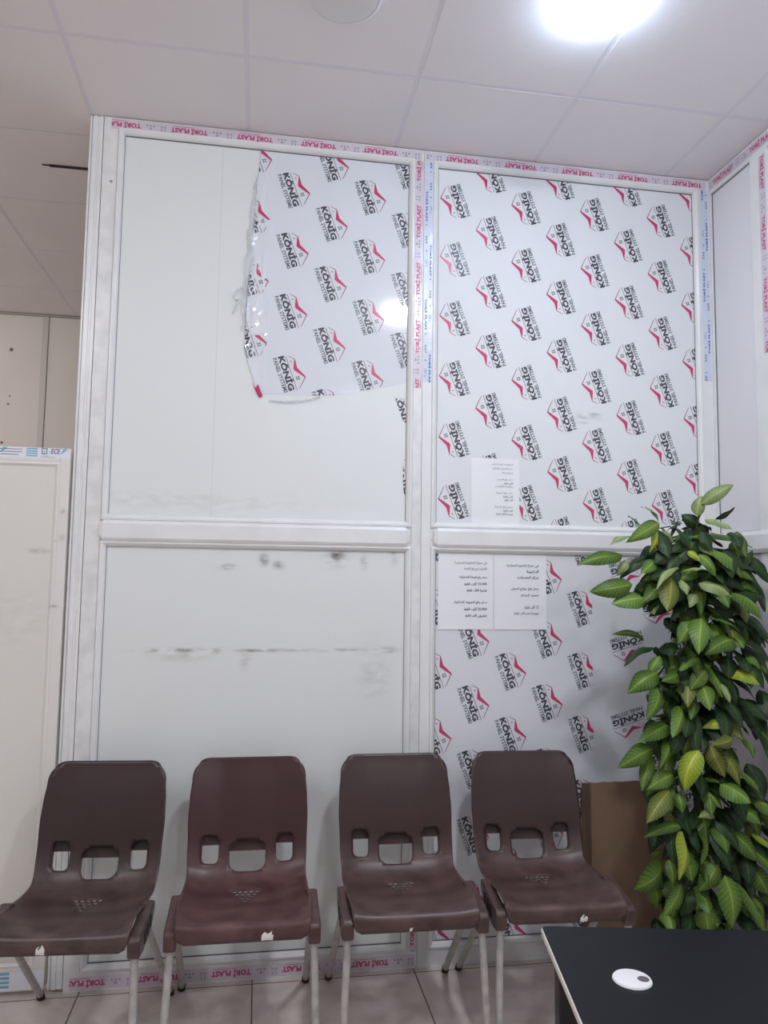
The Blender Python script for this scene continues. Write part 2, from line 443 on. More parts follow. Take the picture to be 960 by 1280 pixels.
# ceiling: lay-in tiles on a bar grid, one mesh of tiles and one of bars
g0, gy = -.0504, -.4418
mb = MB(); xs = [g0+.6*k for k in range(-7, 6)]; ys = [gy+.6*k for k in range(-12, 7)]
for i in range(len(xs)-1):
    for j in range(len(ys)-1):
        a, b = xs[i]+.0095, xs[i+1]-.0095; c, d = ys[j]+.0095, ys[j+1]-.0095
        if a > W: continue
        b = min(b, W+.02)
        dz = 0
        mb.box((a, c, H+.003+dz), (b, d, H+.02))
ceil = obj('ceiling', mb, m_ceiltile, recalc=False)
tag(ceil, 'suspended ceiling of large plain white square tiles', 'ceiling', kind='structure')
mb = MB()
for x in xs:
    if x < W: mb.box((x-.0115, ys[0], H+.0042), (x+.0115, ys[-1], H+.03))
for y in ys: mb.box((xs[0], y-.0115, H+.0043), (W+.02, y+.0115, H+.03))
obj('grid_bar', mb, m_tbar, ceil)
mb = MB(); mb.box((-.31, .41, H-.003), (-.10, .424, H+.002)); mb.box((-.34, .414, H-.001), (-.31, .42, H+.002))
obj('open_tile_joint', mb, m_dark, ceil)
mb = MB(); mb.box((-4, -7, H+.05), (W+.1, 3, H+.09))
tag(obj('ceiling_slab', mb, m_whitewall), 'slab above the suspended ceiling', 'ceiling', kind='structure')

# rear wall of the space behind the partition, with a batten and spots
mb = MB(); mb.box((-4, 2.45, 0), (-.855, 2.5, H)); mb.box((-.845, 2.45, 0), (W, 2.5, H))
rear = obj('wall_rear', mb, m_wallpaint); tag(rear, 'beige panelled wall seen above the low white door', 'wall', kind='structure')
mb = MB(); mb.box((-.87, 2.44, 0), (-.83, 2.452, H)); obj('batten', mb, mat('beige_batten', (180, 176, 170), .6), rear, bevel=.003)
mb = MB(); mb.box((-4, 2.435, H-.012), (W, 2.452, H)); obj('edge_angle', mb, mat('wall_angle', (150, 142, 136), .6), rear)
mb = MB()
for (x, z, r) in ((-1.066, 2.986, .018), (-1.059, 2.664, .008), (-1.066, 2.609, .010), (-1.09, 2.344, .012)):
    n = 9; mb.add([(x+r*math.cos(2*PI*k/n)*random.uniform(.6, 1.1), 2.4495, z+r*math.sin(2*PI*k/n)*random.uniform(.6, 1)) for k in range(n)], [tuple(range(n))])
obj('stain', mb, mat('brown_stain', (110, 96, 86), .8), rear)
mb = MB(); mb.box((-4.05, -7, 0), (-4, 2.5, H)); tag(obj('wall_left', mb, m_whitewall), 'white side wall on the left', 'wall', kind='structure')
mb = MB(); mb.box((-4, -7.05, 0), (W, -7, H)); tag(obj('wall_front', mb, m_whitewall), 'white wall facing the partition', 'wall', kind='structure')

# ------------------------------------------------------------------ partition
wall = empty('wall_back', (0, 0, 0)); tag(wall, 'white panelled partition behind the four chairs, two bays wide', 'wall', kind='structure')

def rail_x(mb, x0, x1, z0, z1, y0=0, y1=.06): mb.box((x0, y0, z0), (x1, y1, z1))

def bead_ring(mb, x0, x1, z0, z1, w=.024, yf=-.005, yb=.012):
    """mitred glazing bead around an opening (outer edge given)"""
    prof = [(0, yb), (0, .002), (.003, yf), (.010, yf-.001), (.019, yf+.006), (w, yb-.002), (w, yb)]
    cs = [((x0, z0), (1, 1)), ((x1, z0), (-1, 1)), ((x1, z1), (-1, -1)), ((x0, z1), (1, -1))]
    rings = [[(c[0]+d[0]*p[0], p[1], c[1]+d[1]*p[0]) for p in prof] for c, d in cs]
    n = len(prof)
    for i in range(4):
        a, b = rings[i], rings[(i+1) % 4]
        mb.add(a+b, [(k, k+1, k+1+n, k+n) for k in range(n-1)])

def gasket(mb, x0, x1, z0, z1, y=.0112, w=.004):
    for r in ((x0, z0, x1, z0+w), (x0, z1-w, x1, z1), (x0, z0, x0+w, z1), (x1-w, z0, x1, z1)):
        mb.box((r[0], y, r[1]), (r[2], y+.004, r[3]))

def midrail(x0, x1, z0, z1, parent):
    """proud cross rail with chamfered ends lapping the uprights"""
    mb = MB(); c = .016
    prof = [(.012, z0), (-.008, z0), (-.015, z0+.012), (-.015, z1-.020), (-.009, z1-.008), (.012, z1)]
    n = len(prof); vs = []
    def ring(x, s): return [(x, y*s if y < 0 else y, (z0+z1)/2+(z-(z0+z1)/2)*(1 if s == 1 else .62)) for y, z in prof]
    for x, s in ((x0, .45), (x0+c, 1), (x1-c, 1), (x1, .45)): vs += ring(x, s)
    fs = [tuple(range(n)), tuple(range(3*n, 4*n))[::-1]]
    for i in range(3): fs += [(i*n+k, i*n+(k+1) % n, (i+1)*n+(k+1) % n, (i+1)*n+k) for k in range(n)]
    mb.add(vs, fs)
    return obj('cross_rail', mb, m_pvc, parent)

TOPZ, MID0, MID1, BOTZ = 3.178, 1.592, 1.672, .088
def bay(x0, x1, ol, orr, m_up, m_lo, dirty):
    """one framed bay: x0..x1 outer, ol/orr the opening edges"""
    mb = MB(); B = .024
    rail_x(mb, x0, ol-B, 0, H); rail_x(mb, orr+B, x1, 0, H)
    rail_x(mb, ol-B, orr+B, TOPZ+B, H); rail_x(mb, ol-B, orr+B, 0, BOTZ-B)
    rail_x(mb, ol-B, orr+B, MID0-.0, MID1, .005, .06)
    fr = obj('bay_frame', mb, m_pvc_dirty if dirty else m_pvc, wall)
    for z0, z1, nm in ((MID1, TOPZ, 'upper'), (BOTZ, MID0, 'lower')):
        mb = MB(); bead_ring(mb, ol-B, orr+B, z0-(B if nm == 'lower' else .003), z1+(B if nm == 'upper' else .003)); obj('glazing_bead', mb, m_pvc, fr, recalc=True)
        mb = MB(); gasket(mb, ol-.0025, orr+.0025, z0, z1); obj('gasket', mb, m_gasket, fr)
    mb = MB(); mb.box((ol-.01, .0135, MID1-.02), (orr+.01, .03, TOPZ+.02)); obj('upper_panel', mb, m_up, fr)
    mb = MB(); mb.box((ol-.01, .0135, BOTZ-.02), (orr+.01, .03, MID0+.02)); obj('lower_panel', mb, m_lo, fr)
    return fr

fl = bay(0, XM-.0008, .078, 1.210, m_panel, m_panel_low, True)
frr = bay(XM+.0008, W, 1.334, 2.484, m_panel, m_film_low, False)
midrail(.050, 1.224, MID0, MID1+.004, fl)
midrail(1.322, 2.500, MID0, MID1+.004, frr)
# thin joint strip of the two sheets in the upper left panel
mb = MB(); mb.box((.452, .0128, MID1), (.4545, .0136, TOPZ)); obj('sheet_joint', mb, mat('sheet_joint_white', (214, 217, 216), .3), fl)
# dark broken seam beside the mullion
mb = MB(); z = .2; random.seed(3)
while z < 3.15:
    l = random.choice((.006, .01, .03, .05, .09)); 
    if z < 2.2 or random.random() < .3: mb.box((1.3155, -.0004, z), (1.3172, .001, z+l))
    z += l+random.uniform(.02, .10)
obj('dark_seam', mb, m_gasket, frr)
mb = MB(); mb.box((XM-.0008, .006, 0), (XM+.0008, .05, H)); obj('bay_joint', mb, m_gasket, frr)
# scuffs and screw on the frames
mb = MB()
for (x, z) in ((2.37, 3.19), (.035, 2.98)):
    n = 12; mb.add([(x+.006*math.cos(2*PI*k/n), -.0006, z+.006*math.sin(2*PI*k/n)) for k in range(n)], [tuple(range(n))])
obj('screw_head', mb, m_tape_grey, frr)

# printed films
DX, DZ = .3085, .2522
reg = rect(1.336, MID1+.004, 2.482, TOPZ-.004)
lg = lattice(1.345, 3.0505, DX, DZ, 1.33, 2.49, 1.66, 3.18, PI)
f = film('protective_film', [reg], lg, .0128, frr, m_film); f['label'] = 'white film printed with red roofs and KÖNİG lettering reading upward'
tilt = [(.588, TOPZ-.004), (.580, 2.95), (.566, 2.70), (.552, 2.52), (.552, 2.38), (.585, 2.27), (.626, 2.162), (.70, 2.155), (.80, 2.162), (.90, 2.185), (1.208, 2.19), (1.208, TOPZ-.004)]
def relief(x, z):
    # torn left rim lifts and crumples
    e = max(0.0, 1-(x-.55)/.11) if z < 3.12 else max(0.0, 1-(x-.585)/.05)
    q = noise.noise(Vector((x*70, z*8, 1.7)))*.6+noise.noise(Vector((x*90, z*34, 4.2)))*.4
    k = e*(.006+.016*q)*(1 if z > 2.42 else .4)
    b = max(0.0, 1-(z-2.155)/.03)
    return max(0, k)+b*b*(.004+.01*max(0, q))+.0002
lgl = lattice(.800, 3.0125, .3115, DZ, .5, 1.21, 2.1, 3.18, 0)
f = film('protective_film', [tilt], lgl, .0128, fl, m_film_gloss, relief, .012); f['label'] = 'half torn white film printed with red roofs and KÖNİG lettering'
# leftover scraps along the right edge, under the torn film
scr = film('film_scrap', [[(1.160, 2.19), (1.208, 2.19), (1.208, 2.09), (1.196, 2.10)], [(1.197, 1.96), (1.208, 1.975), (1.208, 1.80), (1.203, 1.80), (1.198, 1.86)]], lgl+[(1.268, 1.86, 0)], .0128, fl, m_film)
# loose crumpled strip hanging beside the torn rim
mb = MB(); vs = []
N = 40; m_clear = mat('clear_crumpled_film', (226, 228, 232), .18)
b_ = m_clear.node_tree.nodes['Principled BSDF']; b_.inputs['Alpha'].default_value = .4
for i in range(N+1):
    z = 3.06-(3.06-2.42)*i/N
    xc = .584-.036*(i/N)+.006*noise.noise(Vector((i*.23, 7.7, 0)))
    for k in range(7):
        s = k/6-.5; wd = .026*math.sin(PI*min(1, max(.03, i/N)))**.5
        q = noise.noise(Vector((s*4, i*.55, 2.2)))
        vs.append((xc+s*wd+.004*q, .008-.014*abs(q)-.004*math.cos(s*5), z+.003*q))
mb.add(vs, [(i*7+k, i*7+k+1, (i+1)*7+k+1, (i+1)*7+k) for i in range(N) for k in range(6)])
for (pts, r_) in (([(.545, .008, 2.60), (.525, .004, 2.585), (.512, .002, 2.56), (.520, .004, 2.545), (.532, .006, 2.552), (.522, .004, 2.52), (.512, .006, 2.49)], .004), ([(.66, .009, 2.155), (.72, .005, 2.150), (.79, .004, 2.158), (.86, .008, 2.178)], .0035)):
    mb.tube(pts, r_, 6)
obj('crumpled_rim', mb, m_clear, fl, smooth=True)
mb = MB(); mb.add([(.590, .009, 2.225), (.606, .004, 2.20), (.618, .001, 2.215), (.628, .002, 2.185), (.636, .005, 2.168), (.622, .009, 2.162)], [(0, 1, 2, 3, 4, 5)])
obj('curled_corner', mb, m_pink, fl)

# lower right film: sheet A reads downward, sheet B is turned a quarter
ra = rect(1.336, BOTZ+.004, 1.996, MID0-.004)
f = film('protective_film', [ra], lattice(1.555, 1.219, .3075, .2515, 1.33, 2.0, .08, 1.6, 0), .0128, frr, m_film_low); f['label'] = 'white film printed with red roofs and KÖNİG lettering reading downward'
rb = rect(1.998, BOTZ+.004, 2.482, MID0-.004)
f = film('protective_film', [rb], [q for q in lattice(2.134, 1.142, .2815, .3085, 2.0, 2.49, .08, 1.6, -PI/2-.06) if q[0] > 2.1], .0124, frr, m_film_low); f['label'] = 'white printed film turned sideways behind the plant'

# tapes (normal towards the viewer: -y)
NB = (0, -1, 0)
tape(fl, (1.262, 0, H-.004), (-1, 0, 0), NB, 1.235, .042, m_tape_pink, m_tape, flip=False, start=.105, period=.255)
tape(frr, (W-.012, 0, H-.004), (-1, 0, 0), NB, 1.268, .042, m_tape_pink, m_tape, start=.02, period=.255)
tape(fl, (1.228, 0, 2.235), (0, 0, 1), (0, -1, 0), .998, .001, m_tape_pink, m_tape) if False else None
tape(fl, (1.2675, 0, 2.235), (0, 0, 1), NB, .958, .034, m_tape_pink, m_tape, start=.14, period=.243, label='lilac tape printed in pink running up the mullion')
tape(frr, (1.2745, 0, 3.193), (0, 0, -1), NB, .933, .038, m_tape_ink, m_tape_blue, 'blue', start=.125, period=.46, label='pale blue tape printed in dark blue')
tape(frr, (W-.004, 0, 2.335), (0, 0, 1), NB, .86, .038, m_tape_ink, m_tape_blue, 'blue', start=.12, period=.46, label='pale blue tape printed in dark blue')
tape(fl, (1.262, 0, .052), (-1, 0, 0), NB, 1.24, .046, m_tape_pink, m_tape, start=.10, period=.255)
tape(fl, (1.2675, 0, .06), (0, 0, 1), NB, .14, .03, m_tape_pink, m_tape, start=.02, period=.25)

# upright profile left of the partition
mb = MB()
prof = [(-.053, .06), (-.053, .006), (-.050, .004), (-.046, .004), (-.045, .010), (-.041, .010), (-.040, .002), (-.026, .002), (-.024, .006), (-.017, .006), (-.015, .002), (-.003, .002), (-.003, .06)]
mb.prism(prof, lambda p, t: (p[0], p[1], t), .012, H)
tag(obj('trim_1', mb, m_pvc), 'grooved white upright profile at the left end of the partition', 'trim', kind='structure')

# low white door on the left, closed
door = empty('door_1', (-.5, 0, 0)); tag(door, 'low white panelled door left of the partition', 'door', kind='structure')
def dp(name, mb, m, **k):
    o = obj(name, mb, m, **k); o.parent = door; o.matrix_parent_inverse = Matrix.Translation((.5, 0, 0)); return o
dx0, dx1, dzt = -.98, -.062, 1.931
mb = MB()
mb.box((dx0, 0, .016), (dx0+.068, .05, dzt)); mb.box((dx1-.036, 0, .016), (dx1, .05, dzt)); mb.box((dx0+.068, 0, dzt-.052), (dx1-.036, .05, dzt)); mb.box((dx0+.068, 0, .016), (dx1-.036, .05, .092))
dfr = dp('door_frame', mb, m_doorframe, bevel=.003)
mb = MB(); mb.box((dx0+.05, .008, .08), (dx1-.03, .03, dzt-.04)); dp('door_panel', mb, m_door)
mb = MB(); bead_ring(mb, dx0+.066, dx1-.034, .09, dzt-.05, .010, .0015, .0085); dp('glazing_bead', mb, m_doorframe)
# white tape with the maker's mark, top rail and bottom rail
def ece(zb, zt, xr, parts):
    mb = MB(); hh = zt-zb
    def add(p, mi): 
        c = clip(ccw(p), rect(-.95, zb, xr, zt))
        if c: mb.add([(q[0], -.0008, q[1]) for q in c], [tuple(range(len(c)))], mi)
    mb.add([(-.95, -.0004, zb), (xr, -.0004, zb), (xr, -.0004, zt), (-.95, -.0004, zt)], [(0, 1, 2, 3)], 0)
    for k in range(4):
        x = xr-.012-k*.21
        s = hh/.034
        def R(a, b, c, d, mi): add(rect(x+a, zb+b*s, x+c, zb+d*s), mi)
        if parts:
            for q in range(4): R(-.055+.0*q, 0, -.055, 0, 1) if False else None
            R(-.088, .013, -.0855, .033, 2); R(-.071, .013, -.0685, .033, 2); R(-.088, .013, -.069, .0155, 2); R(-.088, .0305, -.069, .033, 2)
            R(-.084, .0215, -.073, .0235, 1); R(-.079, .016, -.077, .024, 1)
            R(-.064, .021, -.058, .023, 1)
            for t in put_text('ECE', (x-.056, zb+.015*s), (.030, 0), (.003, .017*s), .02): add(t, 2)
            add([(x-.022, zb+.015*s), (x-.012, zb+.033*s), (x+.004, zb+.033*s), (x-.018, zb+.015*s)], 1)
            R(-.092, .003, -.040, .0045, 3); R(-.085, .0065, -.066, .0078, 1)
        for q in range(4): R(-.142, .004+.0078*q, -.102, .009+.0078*q, 1)
        for q in range(3): R(-.245 if q else -.25, .008+.009*q, -.155-.012*(q == 0), .010+.009*q, 2)
    o = dp('maker_tape', mb, [m_ecetape, m_eceblue, m_eceink, m_tape_grey], recalc=False); return o
ece(1.892, 1.930, -.064, True)['label'] = 'white tape printed with blue stripes and the letters ECE'
mbt = ece(.022, .085, -.064, False); mbt['label'] = 'white tape printed with thin lines and a blue block'

# right wall: same profiles running towards the viewer
wr = empty('wall_right', (W, 0, 0)); tag(wr, 'white panelled partition on the right, with a narrow bay by the corner', 'wall', kind='structure')
def wp(name, mb, m, **k):
    o = obj(name, mb, m, **k); o.parent = wr; o.matrix_parent_inverse = Matrix.Translation((-W, 0, 0)); return o
mb = MB()
posts = [-.335, -1.5, -2.66, -3.82, -4.98, -6.14]
mb.box((W, -7, H-.068), (W+.05, 0, H)); mb.box((W, -7, 0), (W+.05, 0, .07)); mb.box((W, -.012, .07), (W+.05, 0, H-.068))
for p in posts: mb.box((W, p-.05, .07), (W+.05, p+.05, H-.068))
wp('bay_frame', mb, m_pvc)
mb = MB(); mb.prism([(W+.01, 1.585), (W-.010, 1.585), (W-.018, 1.600), (W-.018, 1.655), (W-.010, 1.672), (W+.01, 1.672)], lambda p, t: (p[0], t, p[1]), -7, -.012); wp('cross_rail', mb, m_pvc)
mb = MB(); mb.box((W+.012, -7, .06), (W+.03, 0, H-.06)); wp('wall_panel', mb, m_right)
mb = MB()
for a, b in ((-.2855, -.0115),):
    for z0, z1 in ((.07, 1.585), (1.672, H-.068)):
        for r in ((a, z0, b, z0+.003), (a, z1-.003, b, z1), (b-.003, z0, b, z1)): mb.box((W+.009, r[0], r[1]), (W+.013, r[2], r[3]))
wp('gasket', mb, m_gasket)
NR = (-1, 0, 0)
def wtape(*a, **k):
    t = tape(None, *a, **k); t.parent = wr; t.matrix_parent_inverse = Matrix.Translation((-W, 0, 0)); return t
wtape((W, -.008, H-.052), (0, -1, 0), NR, 2.4, .044, m_tape_pink, m_tape, start=.03, period=.25)
wtape((W, -.338, H-.085), (0, 0, -1), NR, .80, .040, m_tape_pink, m_tape, start=.0, period=.25, label='lilac tape printed in pink down the upright')

# ------------------------------------------------------------------ paper notices
def notice(x0, x1, z0, z1, lines, xr, label, m, y=.0108, rot=0):
    """lines: (text, z, width)"""
    t = empty('paper_notice', ((x0+x1)/2, .012, z0)); tag(t, label, 'notice', 'paper notices taped on the film')
    mb = MB(); nx, nz = 6, 8
    cx = (x0+x1)/2
    def P(a, b): return (x0+(x1-x0)*a-cx, y-.012-.0012*math.sin(a*PI)*math.sin(b*PI*1.3)-.002*max(0, .15-b)*(1-a)*6, (z1-z0)*b)
    vs = [P(i/nx, j/nz) for j in range(nz+1) for i in range(nx+1)]
    mb.add(vs, [(j*(nx+1)+i, j*(nx+1)+i+1, (j+1)*(nx+1)+i+1, (j+1)*(nx+1)+i) for j in range(nz) for i in range(nx)])
    sh = obj('sheet', mb, m_paper, t, recalc=False)
    so = sh.modifiers.new('thickness', 'SOLIDIFY'); so.thickness = .0004
    mb = MB()
    for (s, z, w, hgt, mi) in lines:
        tr = put_text(shape_arabic(s), (xr-w-cx, z-z0), (w, 0), (0, hgt), .012, 1)
        for q in tr: mb.add([(p[0], y-.012-.0025, p[1]) for p in q], [(0, 1, 2)], mi)
    obj('writing', mb, [m, m_ink2], t, recalc=False)
    return t
h = .014
notice(1.345, 1.572, 1.268, 1.586, [('في حماية الدكتورة الحمامية', 1.525, .135, h, 1), ('الطلبات مع رفع الخدمة', 1.502, .095, h, 1),
    ('سعر رفع لفيفة الشعبانية', 1.468, .115, h, 0), ('10,000 الف فقط', 1.442, .095, h, 0), ('عشرة الاف فقط', 1.416, .085, h, 0),
    ('سعر رفع الخيوط الداخلية', 1.368, .135, h, 0), ('20,000 الف فقط', 1.342, .095, h, 0), ('عشرون الف فقط', 1.316, .09, h, 0)], 1.546,
    'white notice with two dark blocks of writing, below the cross rail on the left', m_ink, .0108)
notice(1.577, 1.798, 1.268, 1.586, [('في حماية الدكتورة الحمامية', 1.517, .135, h, 0), ('الدكتورة', 1.494, .05, h, 0), ('مركز الخدمات', 1.470, .09, h, 0),
    ('سعر رفع موانع الحمل', 1.424, .115, h, 0), ('مجموع الدراهم', 1.398, .075, h, 0),
    ('15 الف فقط', 1.352, .062, h, 1), ('خمسة عشر الف فقط', 1.326, .105, h, 1)], 1.764,
    'white notice with its lower lines faded, below the cross rail nearer the plant', m_ink, .0112)
notice(1.480, 1.684, 1.676, 1.962, [('التعليمات الخاصة بكم', 1.932, .085, .009, 1), ('سعر الفحص والعلاج', 1.915, .085, .009, 1), ('مراجعة', 1.898, .045, .009, 1),
    ('سعر رفع الجبس', 1.870, .065, .009, 1), ('الف فقط', 1.856, .038, .009, 1), ('مراجعة الطبيب', 1.842, .075, .009, 1),
    ('سعر رفع الخيوط', 1.815, .072, .009, 1), ('الف فقط', 1.801, .042, .009, 1), ('الف فقط', 1.787, .036, .009, 1),
    ('سعر تبديل الضماد', 1.758, .078, .009, 1), ('الف فقط', 1.744, .042, .009, 1), ('خمسة الاف فقط', 1.730, .072, .009, 1)], 1.655,
    'white notice with small pale writing above the cross rail', m_ink2, .0108)

# ------------------------------------------------------------------ chairs
PROF = [(-.600, .406), (-.606, .420), (-.607, .444), (-.596, .457), (-.54, .457), (-.48, .450), (-.40, .440), (-.33, .434), (-.28, .436), (-.245, .447), (-.218, .472), (-.202, .505), (-.190, .545), (-.176, .60), (-.160, .66), (-.140, .73), (-.118, .80), (-.112, .822)]
_sv = [0]
for a, b in zip(PROF, PROF[1:]): _sv.append(_sv[-1]+math.hypot(b[0]-a[0], b[1]-a[1]))
STOT = _sv[-1]
def prof_at(s):
    s = min(max(s, 0), STOT); i = 0
    while i < len(PROF)-2 and _sv[i+1] < s: i += 1
    p = [PROF[max(0, min(len(PROF)-1, i+k))] for k in (-1, 0, 1, 2)]
    t = (s-_sv[i])/(_sv[i+1]-_sv[i])
    def cr(a, b, c, d): return .5*((2*b)+(-a+c)*t+(2*a-5*b+4*c-d)*t*t+(-a+3*b-3*c+d)*t**3)
    return cr(*[q[0] for q in p]), cr(*[q[1] for q in p])
def s_of_z(z):
    for i in range(9, len(PROF)-1):
        if PROF[i][1] <= z <= PROF[i+1][1]: return _sv[i]+(z-PROF[i][1])/(PROF[i+1][1]-PROF[i][1])*(_sv[i+1]-_sv[i])
    return STOT
def s_of_y(y):
    for i in range(3, 9):
        if PROF[i][0] <= y <= PROF[i+1][0]: return _sv[i]+(y-PROF[i][0])/(PROF[i+1][0]-PROF[i][0])*(_sv[i+1]-_sv[i])
WID = [(0, .188), (.06, .196), (.20, .203), (.33, .200), (.42, .197), (.52, .201), (.62, .204), (.68, .202), (.74, .197), (STOT, .191)]
def half(s):
    for a, b in zip(WID, WID[1:]):
        if a[0] <= s <= b[0]:
            t = (s-a[0])/(b[0]-a[0]); t = t*t*(3-2*t); return a[1]+(b[1]-a[1])*t
    return WID[-1][1]
def shell_pt(u, s):
    """u in metres across, s along the profile"""
    y, z = prof_at(s); y2, z2 = prof_at(min(STOT, s+.004)); y1, z1 = prof_at(max(0, s-.004))
    d = Vector((0, y2-y1, z2-z1)).normalized(); nrm = Vector((0, -d.z, d.y))    # towards the sitter
    k = abs(u)/.2
    lipf = min(1, max(0, (s-.03)/.08))
    a_ = (.018*k**3+.010*max(0, k-.72)*3)*lipf; b_ = .034*max(0, k-.45)**1.4
    t_ = min(1, max(0, (s-.34)/.24)); t_ = t_*t_*(3-2*t_); up = a_+(b_-a_)*t_
    sag = 0
    if s > s_of_z(.75): sag = .0
    return Vector((u, y, z))+nrm*up
def rrect(cx, cy, w, hh, r, n=4, slant=0):
    pts = []
    for (sx, sy, a0) in ((1, -1, -PI/2), (1, 1, 0), (-1, 1, PI/2), (-1, -1, PI)):
        for k in range(n+1):
            a = a0+PI/2*k/n
            x = cx+sx*(w/2-r)+r*math.cos(a); y = cy+sy*(hh/2-r)+r*math.sin(a)
            pts.append((x, y+slant*(x-cx)*(1 if y > cy else .25)))
    return pts
def shell_mesh():
    out = []
    # outline with rounded top corners and softly rounded front corners
    ns = 56; rc = .07
    right = []
    for s in [(STOT-rc)*i/ns for i in range(ns)]+[STOT-rc+rc*math.sin(PI/2*i/16) for i in range(17)]:
        w = half(s)
        if s > STOT-rc: q = (s-(STOT-rc))/rc; w -= rc*.82*(1-math.sqrt(max(0, 1-q*q)))
        if s < .03: q = (.03-s)/.03; w -= .02*(1-math.sqrt(max(0, 1-q*q)))
        right.append((w, s))
    bot = [(right[0][0]*(1-2*i/14), 0) for i in range(1, 14)]
    top = [(right[-1][0]*(1-2*i/14), STOT) for i in range(1, 14)]
    out = right+top+[(-w, s) for w, s in reversed(right)]+[(b[0]*-1, 0) for b in bot]
    holes = []
    sc = (s_of_z(.472)+s_of_z(.552))/2
    holes.append(rrect(0, sc, .122, s_of_z(.558)-s_of_z(.468), .033, 6))
    for sg in (-1, 1):
        z0, z1 = s_of_z(.492), s_of_z(.575)
        holes.append(rrect(sg*.126, (z0+z1)/2, .056, z1-z0, .017, 4, slant=.16*sg))
    tri = []
    s0 = s_of_y(-.308)
    for r in range(5):
        n = 5-r
        for k in range(n):
            cx, cy = (k-(n-1)/2)*.0185, s0-r*.0205
            tri.append([(cx-.0074, cy-.0082), (cx+.0050, cy-.0082), (cx+.0074, cy+.0082), (cx-.0050, cy+.0082)])
    holes += tri
    verts = []; edges = []
    def loop(pts):
        o = len(verts); verts.extend(Vector(p) for p in pts); n = len(pts); edges.extend((o+i, o+(i+1) % n) for i in range(n))
    loop(out)
    for hh in holes: loop(hh)
    def inside(p, poly):
        c = False
        for i in range(len(poly)):
            a, b = poly[i], poly[i-1]
            if (a[1] > p[1]) != (b[1] > p[1]) and p[0] < (b[0]-a[0])*(p[1]-a[1])/(b[1]-a[1])+a[0]: c = not c
        return c
    def near(p, poly, d): return any((p[0]-q[0])**2+(p[1]-q[1])**2 < d*d for q in poly)
    for i in range(1, 62):
        for k in range(-14, 15):
            s = STOT*i/62; w = half(s); u = w*k/14.5
            p = (u, s)
            if not inside(p, out) or near(p, out, .006): continue
            if any(inside(p, hh) or near(p, hh, .0045) for hh in holes): continue
            verts.append(Vector(p))
    v2, e2, f2, _, _, _ = delaunay_2d_cdt(verts, edges, [], 0, 1e-6)
    keep = []
    for f in f2:
        c = (sum(v2[i][0] for i in f)/len(f), sum(v2[i][1] for i in f)/len(f))
        if inside(c, out) and not any(inside(c, hh) for hh in holes): keep.append(tuple(f))
    return v2, keep, holes
V2, FK, HOLES = shell_mesh()

